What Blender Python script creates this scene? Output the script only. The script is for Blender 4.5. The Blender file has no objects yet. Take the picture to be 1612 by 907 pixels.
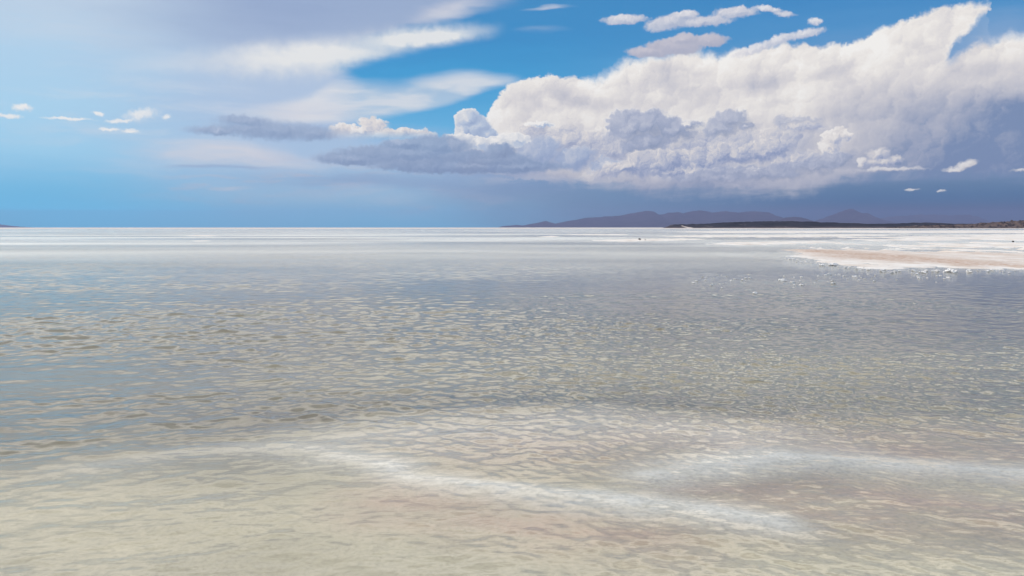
import bpy, math, random
import numpy as np
from mathutils import Vector

random.seed(7)
rng = np.random.default_rng(11)
scene = bpy.context.scene
COL = scene.collection
R = math.radians

# ------------------------------------------------------------------ camera
EYE = 1.70
FPX, CX, HY = 1265.0, 806.0, 358.0          # focal length and horizon row of the photograph
PITCH = math.atan((453.5 - HY) / FPX)
cam_d = bpy.data.cameras.new("camera")
cam = bpy.data.objects.new("camera", cam_d)
COL.objects.link(cam)
cam.location = (0, 0, EYE)
cam.rotation_euler = (R(90) - PITCH, 0, 0)
cam_d.sensor_width = 36.0
cam_d.lens = 36.0 * FPX / 1612.0
cam_d.clip_start = 0.05
cam_d.clip_end = 60000
scene.camera = cam


def ray(px, py):
    """world direction of a photograph pixel"""
    x, y = (px - CX) / FPX, (453.5 - py) / FPX
    cp, sp = math.cos(PITCH), math.sin(PITCH)
    v = Vector((x, cp + y * sp, y * cp - sp))
    return v.normalized()


def ground(px, py, z=0.0):
    v = ray(px, py)
    k = (z - EYE) / v.z
    return (v.x * k, v.y * k)


def sky(px, py):
    v = ray(px, py)
    return (math.degrees(math.atan2(v.x, v.y)), math.degrees(math.asin(v.z)))


# ------------------------------------------------------------------ view
scene.view_settings.view_transform = 'Standard'
scene.view_settings.look = 'None'
scene.view_settings.exposure = 0.0
scene.view_settings.gamma = 1.0
scene.view_settings.use_curve_mapping = False
scene.render.engine = 'CYCLES'
cy = scene.cycles
cy.use_denoising = True
try:
    cy.denoiser = 'OPENIMAGEDENOISE'
    cy.denoising_input_passes = 'RGB_ALBEDO_NORMAL'
    cy.denoising_prefilter = 'ACCURATE'
except Exception:
    pass
cy.max_bounces = 6
cy.diffuse_bounces = 2
cy.glossy_bounces = 2
cy.transmission_bounces = 2
cy.volume_bounces = 0
cy.transparent_max_bounces = 8
cy.sample_clamp_indirect = 4.0
cy.sample_clamp_direct = 3.0
cy.caustics_reflective = False
cy.caustics_refractive = False

SUN_AZ, SUN_EL = -62.0, 46.0
to_sun = Vector((math.sin(R(SUN_AZ)) * math.cos(R(SUN_EL)), math.cos(R(SUN_AZ)) * math.cos(R(SUN_EL)), math.sin(R(SUN_EL))))


# ------------------------------------------------------------------ node helpers
def lin(c):
    out = []
    for v in c[:3]:
        v = v / 255.0
        out.append(v / 12.92 if v <= 0.04045 else ((v + 0.055) / 1.055) ** 2.4)
    return tuple(out) + (1.0,)


class G:
    """writes node expressions in evaluation order"""

    def __init__(self, nt):
        self.nt = nt

    def new(self, t, **kw):
        n = self.nt.nodes.new(t)
        for k, v in kw.items():
            setattr(n, k, v)
        return n

    def put(self, sock, v):
        if isinstance(v, bpy.types.NodeSocket):
            self.nt.links.new(v, sock)
        elif v is not None:
            if sock.type == 'RGBA' and isinstance(v, (int, float)):
                v = (v, v, v, 1)
            if sock.type == 'VECTOR' and isinstance(v, (int, float)):
                v = (v, v, v)
            if sock.type == 'VECTOR':
                v = tuple(v)[:3] + (0.0,) * (3 - len(tuple(v)[:3]))
            sock.default_value = v

    def m(self, op, a, b=None, c=None, clamp=False):
        n = self.new('ShaderNodeMath', operation=op, use_clamp=clamp)
        self.put(n.inputs[0], a)
        self.put(n.inputs[1], b)
        self.put(n.inputs[2], c)
        return n.outputs[0]

    def add(self, a, b): return self.m('ADD', a, b)
    def sub(self, a, b): return self.m('SUBTRACT', a, b)
    def mul(self, a, b): return self.m('MULTIPLY', a, b)
    def mad(self, a, b, c): return self.m('MULTIPLY_ADD', a, b, c)

    def v(self, op, a, b=None, c=None, s=None):
        n = self.new('ShaderNodeVectorMath', operation=op)
        self.put(n.inputs[0], a)
        self.put(n.inputs[1], b)
        self.put(n.inputs[2], c)
        if s is not None:
            self.put(n.inputs['Scale'], s)
        return n.outputs['Value'] if op in ('LENGTH', 'DOT_PRODUCT', 'DISTANCE') else n.outputs[0]

    def smooth(self, x, a, b, lo=0.0, hi=1.0, kind='SMOOTHSTEP'):
        n = self.new('ShaderNodeMapRange', interpolation_type=kind)
        n.clamp = False      # the smooth step clamps by itself
        for i, q in enumerate((x, a, b, lo, hi)):
            self.put(n.inputs[i], q)
        return n.outputs[0]

    def noise(self, vec, scale, detail=3.0, rough=0.5, lac=2.0, dim='3D', color=False, dist=0.0):
        n = self.new('ShaderNodeTexNoise', noise_dimensions=dim)
        self.put(n.inputs['Vector'], vec)
        self.put(n.inputs['Scale'], scale)
        self.put(n.inputs['Detail'], detail)
        self.put(n.inputs['Roughness'], rough)
        self.put(n.inputs['Lacunarity'], lac)
        self.put(n.inputs['Distortion'], dist)
        return n.outputs['Color' if color else 0]

    def voro(self, vec, scale, detail=0.0, rough=0.5, lac=2.0, feature='F1', dim='2D', smooth=None):
        n = self.new('ShaderNodeTexVoronoi', voronoi_dimensions=dim, feature=feature)
        n.normalize = True
        self.put(n.inputs['Vector'], vec)
        self.put(n.inputs['Scale'], scale)
        self.put(n.inputs['Detail'], detail)
        self.put(n.inputs['Roughness'], rough)
        self.put(n.inputs['Lacunarity'], lac)
        if smooth is not None:
            self.put(n.inputs['Smoothness'], smooth)
        return n.outputs['Distance']

    def mix(self, f, a, b, blend='MIX'):
        n = self.new('ShaderNodeMix', data_type='RGBA', blend_type=blend)
        n.clamp_factor = True
        self.put(n.inputs[0], f)
        self.put(n.inputs[6], a)
        self.put(n.inputs[7], b)
        return n.outputs[2]

    def xy(self, x, y, z=0.0):
        n = self.new('ShaderNodeCombineXYZ')
        for i, q in enumerate((x, y, z)):
            self.put(n.inputs[i], q)
        return n.outputs[0]

    def sep(self, vec):
        return [self.v('DOT_PRODUCT', vec, q) for q in ((1, 0, 0), (0, 1, 0), (0, 0, 1))]

    def ramp(self, fac, stops, interp='LINEAR'):
        n = self.new('ShaderNodeValToRGB')
        cr = n.color_ramp
        cr.interpolation = interp
        while len(cr.elements) < len(stops):
            cr.elements.new(0.5)
        for e, (p, c) in zip(cr.elements, sorted(stops, key=lambda q: q[0])):
            e.position = p
            e.color = c
        self.put(n.inputs[0], fac)
        return n.outputs[0]

    def curve(self, x, pts, handle='AUTO_CLAMPED'):
        """piecewise curve through (x, y) points, any units"""
        pts = sorted(pts)
        x0, x1 = pts[0][0], pts[-1][0]
        ys = [p[1] for p in pts]
        y0, y1 = min(ys), max(ys)
        if y1 - y0 < 1e-6:
            y1 = y0 + 1e-3
        t = self.smooth(x, x0, x1, kind='LINEAR')
        n = self.new('ShaderNodeFloatCurve')
        n.mapping.extend = 'HORIZONTAL'
        cm = n.mapping.curves[0]
        while len(cm.points) < len(pts):
            cm.points.new(0.5, 0.5)
        for p, (a, b) in zip(cm.points, pts):
            p.location = ((a - x0) / (x1 - x0), (b - y0) / (y1 - y0))
            p.handle_type = handle
        n.mapping.update()
        self.put(n.inputs['Value'], t)
        return self.mad(n.outputs[0], y1 - y0, y0)

    def blob(self, P, px, py, rx, ry, rot=0.0):
        """1 at the centre, 0 on the rim of an ellipse given in photograph pixels, falling on outside"""
        a, e = sky(px, py)
        sx = abs(sky(px + 2, py)[0] - sky(px - 2, py)[0]) / 4
        sy = abs(sky(px, py + 2)[1] - sky(px, py - 2)[1]) / 4
        rx, ry = rx * sx, ry * sy
        if rot == 0.0:
            q = self.v('MULTIPLY_ADD', P, (1 / rx, 1 / ry, 0), (-a / rx, -e / ry, 0))
            return self.sub(1.0, self.v('LENGTH', q))
        c_, s_ = math.cos(R(rot)), math.sin(R(rot))
        x = self.sub(self.v('DOT_PRODUCT', P, (c_ / rx, s_ / rx, 0)), (a * c_ + e * s_) / rx)
        y = self.sub(self.v('DOT_PRODUCT', P, (-s_ / ry, c_ / ry, 0)), (e * c_ - a * s_) / ry)
        return self.sub(1.0, self.m('SQRT', self.mad(x, x, self.mul(y, y))))

    def blobs(self, P, lst, k=0.25):
        f = None
        for b in lst:
            w = b[5] if len(b) > 5 else 0.0
            q = self.blob(P, *b[:5])
            if w:
                q = self.mul(q, w)
            f = q if f is None else self.m('SMOOTH_MAX', f, q, k)
        return f

    def soft(self, P, lst):
        """sum of soft spots: (px, py, rx, ry, rot, amount)"""
        f = None
        for b in lst:
            q = self.smooth(self.blob(P, *b[:5]), 0.0, 1.0, 0.0, b[5])
            f = q if f is None else self.add(f, q)
        return f


# ------------------------------------------------------------------ sky
world = bpy.data.worlds.new("World")
scene.world = world
world.use_nodes = True
try:
    world.cycles.sampling_method = 'MANUAL'
    world.cycles.sample_map_resolution = 512
except Exception:
    pass
nt = world.node_tree
nt.nodes.clear()
g = G(nt)
SKY = 0.1
HAZE, AIR = 8.0e-5, (0.165, 0.210, 0.385)       # density of the air, and the light it sends
tc = g.new('ShaderNodeTexCoord')
dx, dy, dz = g.sep(g.v('NORMALIZE', tc.outputs['Generated']))
az = g.mul(g.m('ARCTAN2', dx, dy), 57.29578)
el = g.mul(g.m('ARCSINE', dz), 57.29578)
P = g.xy(az, el)

st = g.new('ShaderNodeTexSky', sky_type='NISHITA', sun_disc=False)
st.sun_elevation = R(SUN_EL)
st.sun_rotation = R(SUN_AZ)
st.altitude = 3600
st.air_density = 1.0
st.dust_density = 0.3
st.ozone_density = 3.0
clear = g.mix(1.0, st.outputs[0], (0.50 * SKY, 0.80 * SKY, 1.0 * SKY, 1), 'MULTIPLY')

# slow bends of the sheet clouds, and finer ones of the heaped clouds
Pst = g.v('MULTIPLY', P, (0.10, 0.45, 1))
wa = g.v('SUBTRACT', g.noise(Pst, 1.0, 4.0, 0.55, dim='2D', color=True), (0.5, 0.5, 0.5))
PA = g.v('MULTIPLY_ADD', wa, (5.0, 1.3, 0), P)              # for sheets
wb = g.v('SUBTRACT', g.noise(P, 0.85, 5.0, 0.58, dim='2D', color=True), (0.5, 0.5, 0.5))
PB = g.v('MULTIPLY_ADD', wb, (1.5, 1.05, 0), P)            # for heaps
azA, elA, _ = g.sep(PA)
streak = g.noise(g.v('MULTIPLY', PA, (0.12, 1.1, 1)), 1.0, 5.0, 0.6, dim='2D')

streak2 = g.noise(g.v('MULTIPLY', PA, (0.16, 0.8, 1)), 1.0, 3.0, 0.5, dim='2D')


def vramp(stops):
    """colours by photograph row, sky overhead last"""
    top = 60.0
    out = []
    ys_ = np.array([q[0] for q in stops][::-1], float)
    cs_ = np.array([q[1] for q in stops][::-1], float)
    low = [358, 351, 345, 340, 336, 332, 327, 321, 314, 306, 297, 286, 272, 256]
    stops = [(y, tuple(np.interp(y, ys_, cs_[:, i]) for i in range(3))) for y in low] + [q for q in stops if q[0] < 250]
    for y, c in stops:
        e = sky(806, y)[1] if y >= -600 else top
        k = lin(c)
        if y >= 100:                                     # what stands behind the haze, brighter by what the haze takes
            T_ = math.exp(-HAZE * min(17000.0, 340.0 / max(0.003, math.sin(R(e)))))
            k = tuple(max(0.004, (k[i] - AIR[i] * (1 - T_)) / T_) for i in range(3)) + (1.0,)
        out.append((max(0.0, min(1.0, (e + 1) / (top + 1))), k))
    t = g.smooth(elA2, -1.0, top, kind='LINEAR')
    return g.ramp(t, out)


elA2 = g.mad(g.mad(g.sub(streak, 0.5), 1.6, g.mul(g.sub(elA, el), 0.8)), g.smooth(el, 1.2, 6.0), el)
hi_l = [(-30, (258, 258, 257)), (-90, (318, 314, 308)), (-210, (300, 298, 296)), (-330, (200, 216, 236)), (-590, (150, 186, 226)), (-9999, (120, 165, 215))]
hi_r = [(-100, (70, 148, 204)), (-330, (96, 152, 202)), (-590, (120, 165, 210)), (-9999, (120, 165, 212))]
c_left = vramp([(358, (98, 173, 216)), (335, (100, 175, 218)), (318, (102, 175, 217)), (300, (112, 180, 219)), (278, (136, 190, 223)), (255, (156, 202, 229)),
                (200, (172, 210, 233)), (120, (180, 212, 234)), (50, (200, 220, 236)), (0, (222, 233, 242))] + hi_l)
c_veil = vramp([(358, (112, 164, 204)), (330, (122, 167, 205)), (312, (143, 176, 207)), (290, (150, 181, 211)), (250, (170, 192, 219)),
                (205, (172, 193, 220)), (130, (184, 200, 222)), (60, (170, 187, 214)), (0, (162, 180, 210))] + hi_l)
c_blue = vramp([(358, (111, 132, 170)), (330, (114, 138, 175)), (300, (118, 143, 178)), (270, (132, 157, 197)),
                (245, (148, 182, 216)), (200, (104, 176, 220)), (120, (70, 157, 210)), (60, (55, 146, 204)),
                (0, (62, 144, 200))] + hi_r)
c_right = vramp([(358, (98, 110, 148)), (330, (92, 112, 152)), (316, (88, 114, 156)), (300, (100, 124, 161)), (285, (116, 137, 172)), (250, (112, 141, 182)),
                 (180, (122, 150, 190)), (130, (122, 160, 204)), (70, (82, 152, 207)), (0, (56, 138, 200))] + hi_r)
sky_c = g.mix(g.smooth(az, sky(760, 200)[0], sky(1420, 200)[0]), c_blue, c_right)
veil_edge = g.curve(elA, [(sky(x, y)[1], sky(x, y)[0]) for x, y in
                          [(800, 358), (740, 300), (640, 250), (570, 205), (560, 165), (530, 118), (560, 80),
                           (660, 40), (760, 10), (900, -60), (1000, -160)]])
veil_w = g.curve(el, [(0, 9), (sky(806, 250)[1], 4.0), (sky(806, 160)[1], 1.3), (sky(806, 80)[1], 1.6), (20, 5)])
d_veil = g.m('DIVIDE', g.sub(veil_edge, azA), veil_w)
veil_a = g.smooth(d_veil, -1.0, 1.0)
vl = g.mix(g.smooth(azA, sky(40, 200)[0], sky(430, 200)[0]), c_left, c_veil)
sky_c = g.mix(veil_a, sky_c, vl)
sky_c = g.mix(0.12, sky_c, clear)                      # the clear air shows through
# overhead the veil thins
sky_c = g.mix(g.smooth(el, 40, 75, 0, 0.5), sky_c, clear)


def band(az_, el_, top, bot, s_top, s_bot):
    t = g.curve(az_, [sky(*p) for p in top])
    b = g.curve(az_, [sky(*p) for p in bot])
    a0, a1 = sky(*top[0])[0], sky(*top[-1])[0]
    a = g.mul(g.smooth(g.sub(t, el_), -s_top, s_top), g.smooth(g.sub(el_, b), -s_bot, s_bot))
    return a, a0, a1


# the two long streamers with pointed tips
WHITE = lin((240, 240, 237))
azS = g.mad(g.sub(azA, az), 0.35, az)
elS = g.mad(g.sub(elA, el), 0.75, el)
a, _, _ = band(azS, elS, [(60, 140), (150, 108), (330, 66), (470, 58), (560, 52), (650, 37), (720, 38), (760, 43), (812, 46)],
               [(60, 140), (200, 128), (300, 128), (400, 140), (500, 130), (560, 104), (650, 82), (720, 66), (812, 47)], 0.9, 0.42)
fade = g.mul(g.smooth(az, sky(110, 100)[0], sky(420, 100)[0]), g.smooth(az, sky(805, 60)[0], sky(770, 60)[0], 0.0, 1.0))
core = g.soft(PB, [(560, 78, 300, 44, 7, 0.8), (440, 95, 200, 40, 4, 0.55), (230, 98, 170, 26, 4, 0.5), (690, 54, 150, 26, 6, 0.8)])
a = g.mul(g.mul(a, fade), g.smooth(streak2, 0.3, 0.6, 0.8, 1.0))
sky_c = g.mix(g.m('MINIMUM', g.mul(a, core), 0.92), sky_c, WHITE)
a, _, _ = band(azS, elS, [(300, 190), (400, 170), (480, 150), (540, 128), (600, 131), (680, 123), (740, 117), (790, 122), (830, 127)],
               [(300, 195), (400, 195), (500, 196), (580, 190), (640, 182), (700, 164), (750, 146), (790, 134), (830, 128)], 0.45, 0.28)
fade = g.mul(g.smooth(az, sky(330, 150)[0], sky(500, 150)[0]), g.smooth(az, sky(832, 60)[0], sky(800, 60)[0], 0.0, 1.0))
a = g.mul(g.mul(a, fade), g.smooth(streak2, 0.3, 0.6, 0.55, 1.0))
sky_c = g.mix(g.mul(a, 0.85), sky_c, lin((231, 232, 234)))
# soft cream and grey streaks low on the left, and thin wisps up high
f = g.soft(PA, [(330, 238, 170, 26, 0, 0.85), (420, 250, 150, 20, 0, 0.4), (700, 18, 90, 22, 8, 0.7), (872, 12, 60, 5, 2, 0.8),
                (372, 300, 60, 7, 0, 0.5), (470, 262, 120, 24, 0, 0.3), (630, 318, 70, 18, 0, 0.25), (100, 45, 260, 60, 0, 0.2),
                (1570, 45, 90, 40, 10, 0.25), (860, 50, 60, 8, 0, 0.15), (480, 180, 180, 30, 0, 0.55)])
sky_c = g.mix(g.mul(f, g.smooth(streak, 0.3, 0.6, 0.45, 1.0)), sky_c, lin((228, 226, 230)))
f = g.soft(PA, [(520, 275, 300, 52, 0, 0.9), (330, 300, 200, 40, 0, 0.5), (700, 320, 200, 30, 0, 0.5)])
sky_c = g.mix(g.mul(f, g.smooth(g.noise(g.v('MULTIPLY', PA, (0.2, 1.3, 1)), 1.0, 6, 0.62, dim='2D'), 0.48, 0.68, 0.0, 0.75)), sky_c, lin((204, 208, 222)))
f = g.soft(PA, [(250, 190, 420, 150, 0, 0.75), (620, 300, 260, 60, 0, 0.5)])
sky_c = g.mix(g.mul(f, g.smooth(g.noise(g.v('MULTIPLY', PA, (0.11, 0.75, 1)), 1.0, 5, 0.6, dim='2D'), 0.44, 0.70, 0.0, 0.55)), sky_c, lin((222, 228, 236)))
f = g.soft(PA, [(560, 285, 220, 28, 0, 0.5), (350, 262, 120, 6, 0, 0.5), (760, 300, 200, 34, 0, 0.45), (450, 20, 200, 40, 0, 0.25)])
sky_c = g.mix(g.mul(f, g.smooth(streak, 0.35, 0.6, 0.5, 1.0)), sky_c, lin((140, 160, 198)))

# ---- heaped clouds: domes of four sizes, lit from the sun's side
LX, LY = -0.78, 0.62


def dome(Q, sc):
    d_ = g.voro(Q, sc, 0.0)
    return g.mad(d_, g.mul(d_, -1.0), 1.0)


def billow(Q, sc, k=0.30):
    a_ = dome(Q, sc)
    return a_, g.sub(a_, dome(g.v('ADD', Q, (LX * k / sc, LY * k / sc, 0)), sc))


wc = g.v('SUBTRACT', g.noise(P, 2.6, 4.0, 0.6, dim='2D', color=True), (0.5, 0.5, 0.5))
PC = g.v('MULTIPLY_ADD', wc, (0.50, 0.42, 0), PB)
hB, rB = billow(g.v('MULTIPLY', PB, (0.7, 1.0, 1)), 0.33)
hM, rM = billow(PC, 0.85)
hS, rS = billow(PC, 2.0)
hT, rT = billow(PC, 4.6)
fine0 = g.noise(PB, 2.4, 5.0, 0.6, dim='2D')
wisp = g.noise(g.v('MULTIPLY', PC, (0.5, 1.0, 1)), 1.3, 6.0, 0.62, dim='2D')
relief = g.mad(rM, 0.9, g.mad(rS, 0.75, g.mul(rT, 0.45)))
edge_n = g.mad(g.sub(hM, 0.72), 0.7, g.mad(g.sub(hS, 0.72), 0.45, g.mad(g.sub(hT, 0.72), 0.25, g.mul(g.sub(fine0, 0.5), 0.35))))

# the great anvil
azB, elB, _ = g.sep(PB)
azN = g.mad(g.sub(azB, az), 0.7, az)
elN = g.mad(g.sub(elB, el), 0.9, el)
top_pts = [(700, 292), (738, 236), (758, 200), (776, 170), (800, 141), (830, 128), (870, 122), (905, 127), (938, 128), (965, 113),
           (1000, 98), (1040, 90), (1090, 85), (1130, 90), (1160, 82), (1240, 72), (1300, 76), (1340, 68), (1375, 54),
           (1420, 37), (1470, 18), (1520, 10), (1548, 7), (1557, 14), (1566, 62), (1580, 60), (1640, 58), (1800, 30)]
bot_pts = [(700, 262), (780, 268), (860, 280), (960, 291), (1060, 300), (1150, 300), (1240, 303), (1300, 288), (1400, 276), (1520, 274), (1630, 272), (1800, 270)]
tA = g.curve(azN, [sky(*p) for p in top_pts])
bA = g.curve(azN, [sky(*p) for p in bot_pts])
dt = g.sub(tA, elN)
dtn = g.mad(edge_n, g.curve(az, [(sky(700, 99)[0], .75), (sky(940, 99)[0], .7), (sky(1050, 99)[0], .45), (sky(1500, 99)[0], .42)]), dt)
s_top = g.curve(az, [(sky(700, 100)[0], .12), (sky(900, 100)[0], .14), (sky(960, 100)[0], .5), (sky(1120, 100)[0], .40), (sky(1200, 100)[0], .2), (sky(1420, 100)[0], .16), (sky(1612, 60)[0], .5)])
aA = g.mul(g.smooth(g.m('DIVIDE', dtn, s_top), -1.0, 1.0),
           g.smooth(g.mad(g.sub(streak, 0.5), 1.6, g.sub(elN, bA)), -0.7, 0.5))
aA = g.mul(aA, g.smooth(azN, sky(690, 250)[0], sky(745, 250)[0]))
# notch of sky under the anvil's pointed tip
notch = g.smooth(g.mad(g.sub(hM, 0.7), 0.3, g.blobs(PB, [(1538, 52, 52, 13, 48), (1510, 76, 24, 9, 30), (1556, 48, 20, 22, 0)])), -0.45, 0.55)
aA = g.mul(aA, g.mad(notch, -0.92, 1.0))
shade = g.soft(PA, [(1550, 264, 380, 190, 0, 0.92), (1610, 176, 140, 62, -8, .32), (1250, 240, 260, 80, 0, 0.14),
                    (870, 255, 190, 50, 0, 0.35), (905, 156, 80, 24, -16, 0.30), (850, 165, 40, 16, -30, 0.12), (1052, 124, 70, 34, 0, 0.30), (1000, 170, 130, 24, 0, 0.10),
                    (1400, 165, 170, 44, 0, 0.20), (1225, 128, 90, 22, 10, 0.26), (1060, 300, 420, 44, 0, 0.6), (760, 285, 140, 30, 0, 0.5), (1040, 235, 160, 40, 0, .15), (1190, 165, 90, 14, 4, 0.14),
                    (1330, 112, 70, 16, 14, 0.20), (1440, 72, 36, 20, 0, 0.16), (1180, 235, 190, 46, 0, 0.14), (1560, 110, 90, 18, 0, 0.14)])
litA = g.mad(rB, 0.52, g.mad(rM, 0.42, g.mad(rS, 0.24, g.mad(rT, 0.10, 0.86))))
litA = g.mad(g.smooth(dt, 0.0, 1.2, 0.05, -0.04), 1.0, litA)
litA = g.mad(g.sub(g.noise(PB, 0.40, 3.0, 0.45, dim='2D'), 0.5), 0.42, litA)
litA = g.sub(litA, shade)
anv = g.ramp(litA, [(0.0, lin((126, 146, 181))), (0.25, lin((172, 178, 197))), (0.5, lin((204, 203, 210))), (0.70, lin((224, 220, 220))), (0.88, lin((243, 238, 232))), (1.0, lin((251, 248, 243)))])
sky_c = g.mix(aA, sky_c, anv)


def heap(lst, ramp_stops, base=0.5, kf=0.9, kr=0.9, rim=0.0, edge=0.5, soft=0.16, alpha=1.0, k=0.22, Q=None, foot=None, kw=0.25, sb=0.0):
    """one layer of heaps in a node group of its own: rims towards the sun bright, body darker"""
    global sky_c
    tree = bpy.data.node_groups.new("cloud_heap", 'ShaderNodeTree')
    ins = [("Q", 'NodeSocketVector', PC if Q is None else Q), ("Edge", 'NodeSocketFloat', edge_n), ("Relief", 'NodeSocketFloat', relief),
           ("Wisp", 'NodeSocketFloat', wisp), ("El", 'NodeSocketFloat', el), ("Sky", 'NodeSocketColor', sky_c)]
    for n_, t_, _ in ins:
        tree.interface.new_socket(n_, in_out='INPUT', socket_type=t_)
    tree.interface.new_socket("Sky", in_out='OUTPUT', socket_type='NodeSocketColor')
    h_ = G(tree)
    gi, go = h_.new('NodeGroupInput'), h_.new('NodeGroupOutput')
    q, en, rl, wi, e_, sk = gi.outputs[:6]
    B0 = h_.blobs(q, lst, k)
    F0 = h_.mad(en, edge, B0)
    F1 = h_.blobs(h_.v('ADD', q, (LX * 0.3, LY * 0.3, 0)), lst, k)
    dF = h_.sub(B0, F1)
    lit = h_.mad(dF, kf, h_.mad(rl, kr, h_.mad(h_.sub(wi, 0.5), kw, base)))
    if rim:
        lit = h_.add(lit, h_.smooth(F0, 0.0, 0.4, rim, 0.0))
    if sb:
        dark = h_.smooth(dF, 0.12, -0.15, 0.0, sb)
        a_ = h_.smooth(h_.m('DIVIDE', F0, h_.add(dark, soft)), 0.0, 1.0, 0.0, alpha)
    else:
        a_ = h_.smooth(F0, 0.0, soft, 0.0, alpha)
    if foot is not None:
        a_ = h_.mul(a_, h_.smooth(e_, sky(806, foot[1])[1], sky(806, foot[0])[1]))
    tree.links.new(h_.mix(a_, sk, h_.ramp(lit, ramp_stops)), go.inputs[0])
    gn = g.new('ShaderNodeGroup')
    gn.node_tree = tree
    for (n_, t_, v_), sock in zip(ins, gn.inputs):
        g.put(sock, v_)
    sky_c = gn.outputs[0]


warm = [(0.0, lin((150, 162, 194))), (0.28, lin((178, 185, 207))), (0.52, lin((208, 208, 216))), (0.76, lin((234, 228, 224))), (1.0, lin((251, 246, 240)))]
cold = [(0.0, lin((147, 159, 186))), (0.45, lin((172, 180, 202))), (0.75, lin((200, 203, 216))), (1.0, lin((243, 239, 235)))]
blue = [(0.0, lin((150, 168, 203))), (0.4, lin((174, 188, 214))), (0.7, lin((206, 211, 223))), (1.0, lin((246, 242, 238)))]
grey = [(0.0, lin((124, 146, 181))), (0.4, lin((142, 162, 194))), (0.75, lin((166, 183, 209))), (1.0, lin((204, 212, 228)))]
snow = [(0.0, lin((160, 178, 209))), (0.35, lin((188, 202, 223))), (0.65, lin((224, 226, 230))), (1.0, lin((253, 250, 245)))]

# heaps under the anvil, far layers first
heap([(890, 222, 120, 24, 0), (960, 236, 90, 26, 0), (845, 200, 24, 12, 0), (1085, 226, 120, 24, 0), (1210, 222, 80, 22, 0), (1260, 200, 50, 12, -6)],
     warm, base=0.36, kf=0.9, kr=1.2, rim=0.25, soft=0.5, sb=0.5, alpha=0.85)
heap([(850, 244, 46, 30, 0), (820, 262, 60, 18, 0), (905, 252, 44, 22, 0), (950, 262, 40, 14, 0)], blue, base=0.32, kf=1.0, kr=0.75, rim=0.25, soft=0.3, sb=0.5, alpha=0.95)
heap([(1152, 190, 34, 19, 0), (1134, 204, 32, 16, 0), (1172, 198, 22, 12, 0)], cold, base=0.30, kf=1.3, kr=0.6, rim=0.25, soft=0.3, sb=0.6, alpha=0.9)
heap([(1255, 188, 40, 9, -6), (1238, 192, 24, 8, 0)], cold, base=0.45, kf=0.6, kr=0.6, rim=0.15, soft=0.6, sb=0.6, alpha=0.7)
heap([(990, 202, 40, 30, 0), (1022, 198, 42, 26, 0), (1062, 208, 46, 22, -12), (1018, 226, 44, 26, 0), (1085, 196, 24, 11, 0)], cold, base=0.31, kf=1.7, kr=0.7, rim=0.46, soft=0.2, sb=0.75, k=0.4)
heap([(1150, 244, 60, 20, 0), (1205, 240, 50, 20, 8), (1100, 254, 50, 20, 0), (1250, 252, 50, 18, 0), (1040, 256, 60, 22, 0), (985, 266, 60, 16, 12), (1080, 270, 110, 16, 0)],
     warm, base=0.31, kf=1.1, kr=1.3, rim=0.25, soft=0.3, sb=0.4, foot=(275, 298))
heap([(1314, 220, 19, 17, 0), (1328, 214, 10, 9, 0), (1306, 232, 14, 10, 0)], warm, base=0.66, kf=0.7, kr=0.9, rim=0.1, soft=0.25)
heap([(1322, 252, 34, 16, 0), (1280, 264, 60, 14, 0), (1200, 274, 110, 14, 0), (1130, 282, 90, 12, 0)], cold, base=0.34, kf=0.8, kr=1.0, rim=0.25, soft=0.4, sb=0.5, alpha=0.9, foot=(282, 302))
# the leaning tower and its bright foot
PD = g.v('MULTIPLY_ADD', wb, (0.6, 0.4, 0), g.v('MULTIPLY_ADD', wc, (0.5, 0.4, 0), P))
heap([(736, 188, 22, 17, 0), (750, 200, 28, 20, -30), (768, 213, 26, 13, -30), (728, 208, 14, 20, 0)], snow, base=0.26, kf=1.1, kr=0.6, rim=0.34, soft=0.12, sb=0.25, edge=0.35, Q=PD)
heap([(724, 224, 20, 14, 0), (752, 228, 26, 10, 0), (786, 226, 24, 10, 0), (812, 220, 26, 12, 0), (850, 196, 22, 6, 0)], snow, base=0.62, kf=0.5, kr=0.9, rim=0.2, soft=0.16)
heap([(588, 195, 24, 11, 0), (560, 204, 36, 7, 0), (636, 207, 34, 7, 0), (600, 214, 100, 11, 0)], warm, base=0.66, kf=0.4, kr=0.8, rim=0.1, soft=0.3, foot=(205, 226))
# grey decks crossing in front on the left
heap([(430, 205, 122, 19, 0), (385, 190, 56, 11, 0), (492, 209, 56, 15, 0), (345, 206, 66, 10, 0)], grey, base=0.56, kf=0.45, kr=0.45, rim=0.16, soft=0.7, alpha=0.88, edge=0.3, Q=PD)
heap([(640, 243, 130, 17, 0), (690, 229, 58, 18, 0), (560, 250, 70, 12, 0), (640, 226, 46, 9, 0)], grey, base=0.50, kf=0.6, kr=0.5, rim=0.2, soft=0.4, alpha=0.92, edge=0.35, Q=PD)
heap([(765, 252, 84, 17, 0), (788, 238, 26, 14, 0), (740, 262, 170, 13, 0), (820, 262, 60, 8, 0)], grey, base=0.38, kf=0.6, kr=0.5, rim=0.24, soft=0.35, alpha=0.92, edge=0.35, Q=PD)
# streaky shelves at the foot of the heaps
a = g.soft(PA, [(900, 272, 120, 14, 3, 0.75), (1010, 284, 160, 16, 2, 0.7), (1190, 293, 130, 12, 2, 0.85), (1330, 268, 150, 9, 0, 0.7), (1300, 282, 160, 12, 0, 0.4), (820, 284, 90, 12, 0, 0.6)])
a = g.mul(a, g.smooth(g.noise(g.v('MULTIPLY', PC, (0.35, 1.6, 1)), 1.0, 5, 0.6, dim='2D'), 0.40, 0.6, 0.0, 1.0))
sky_c = g.mix(g.mul(a, 0.8), sky_c, lin((216, 213, 219)))
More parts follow.
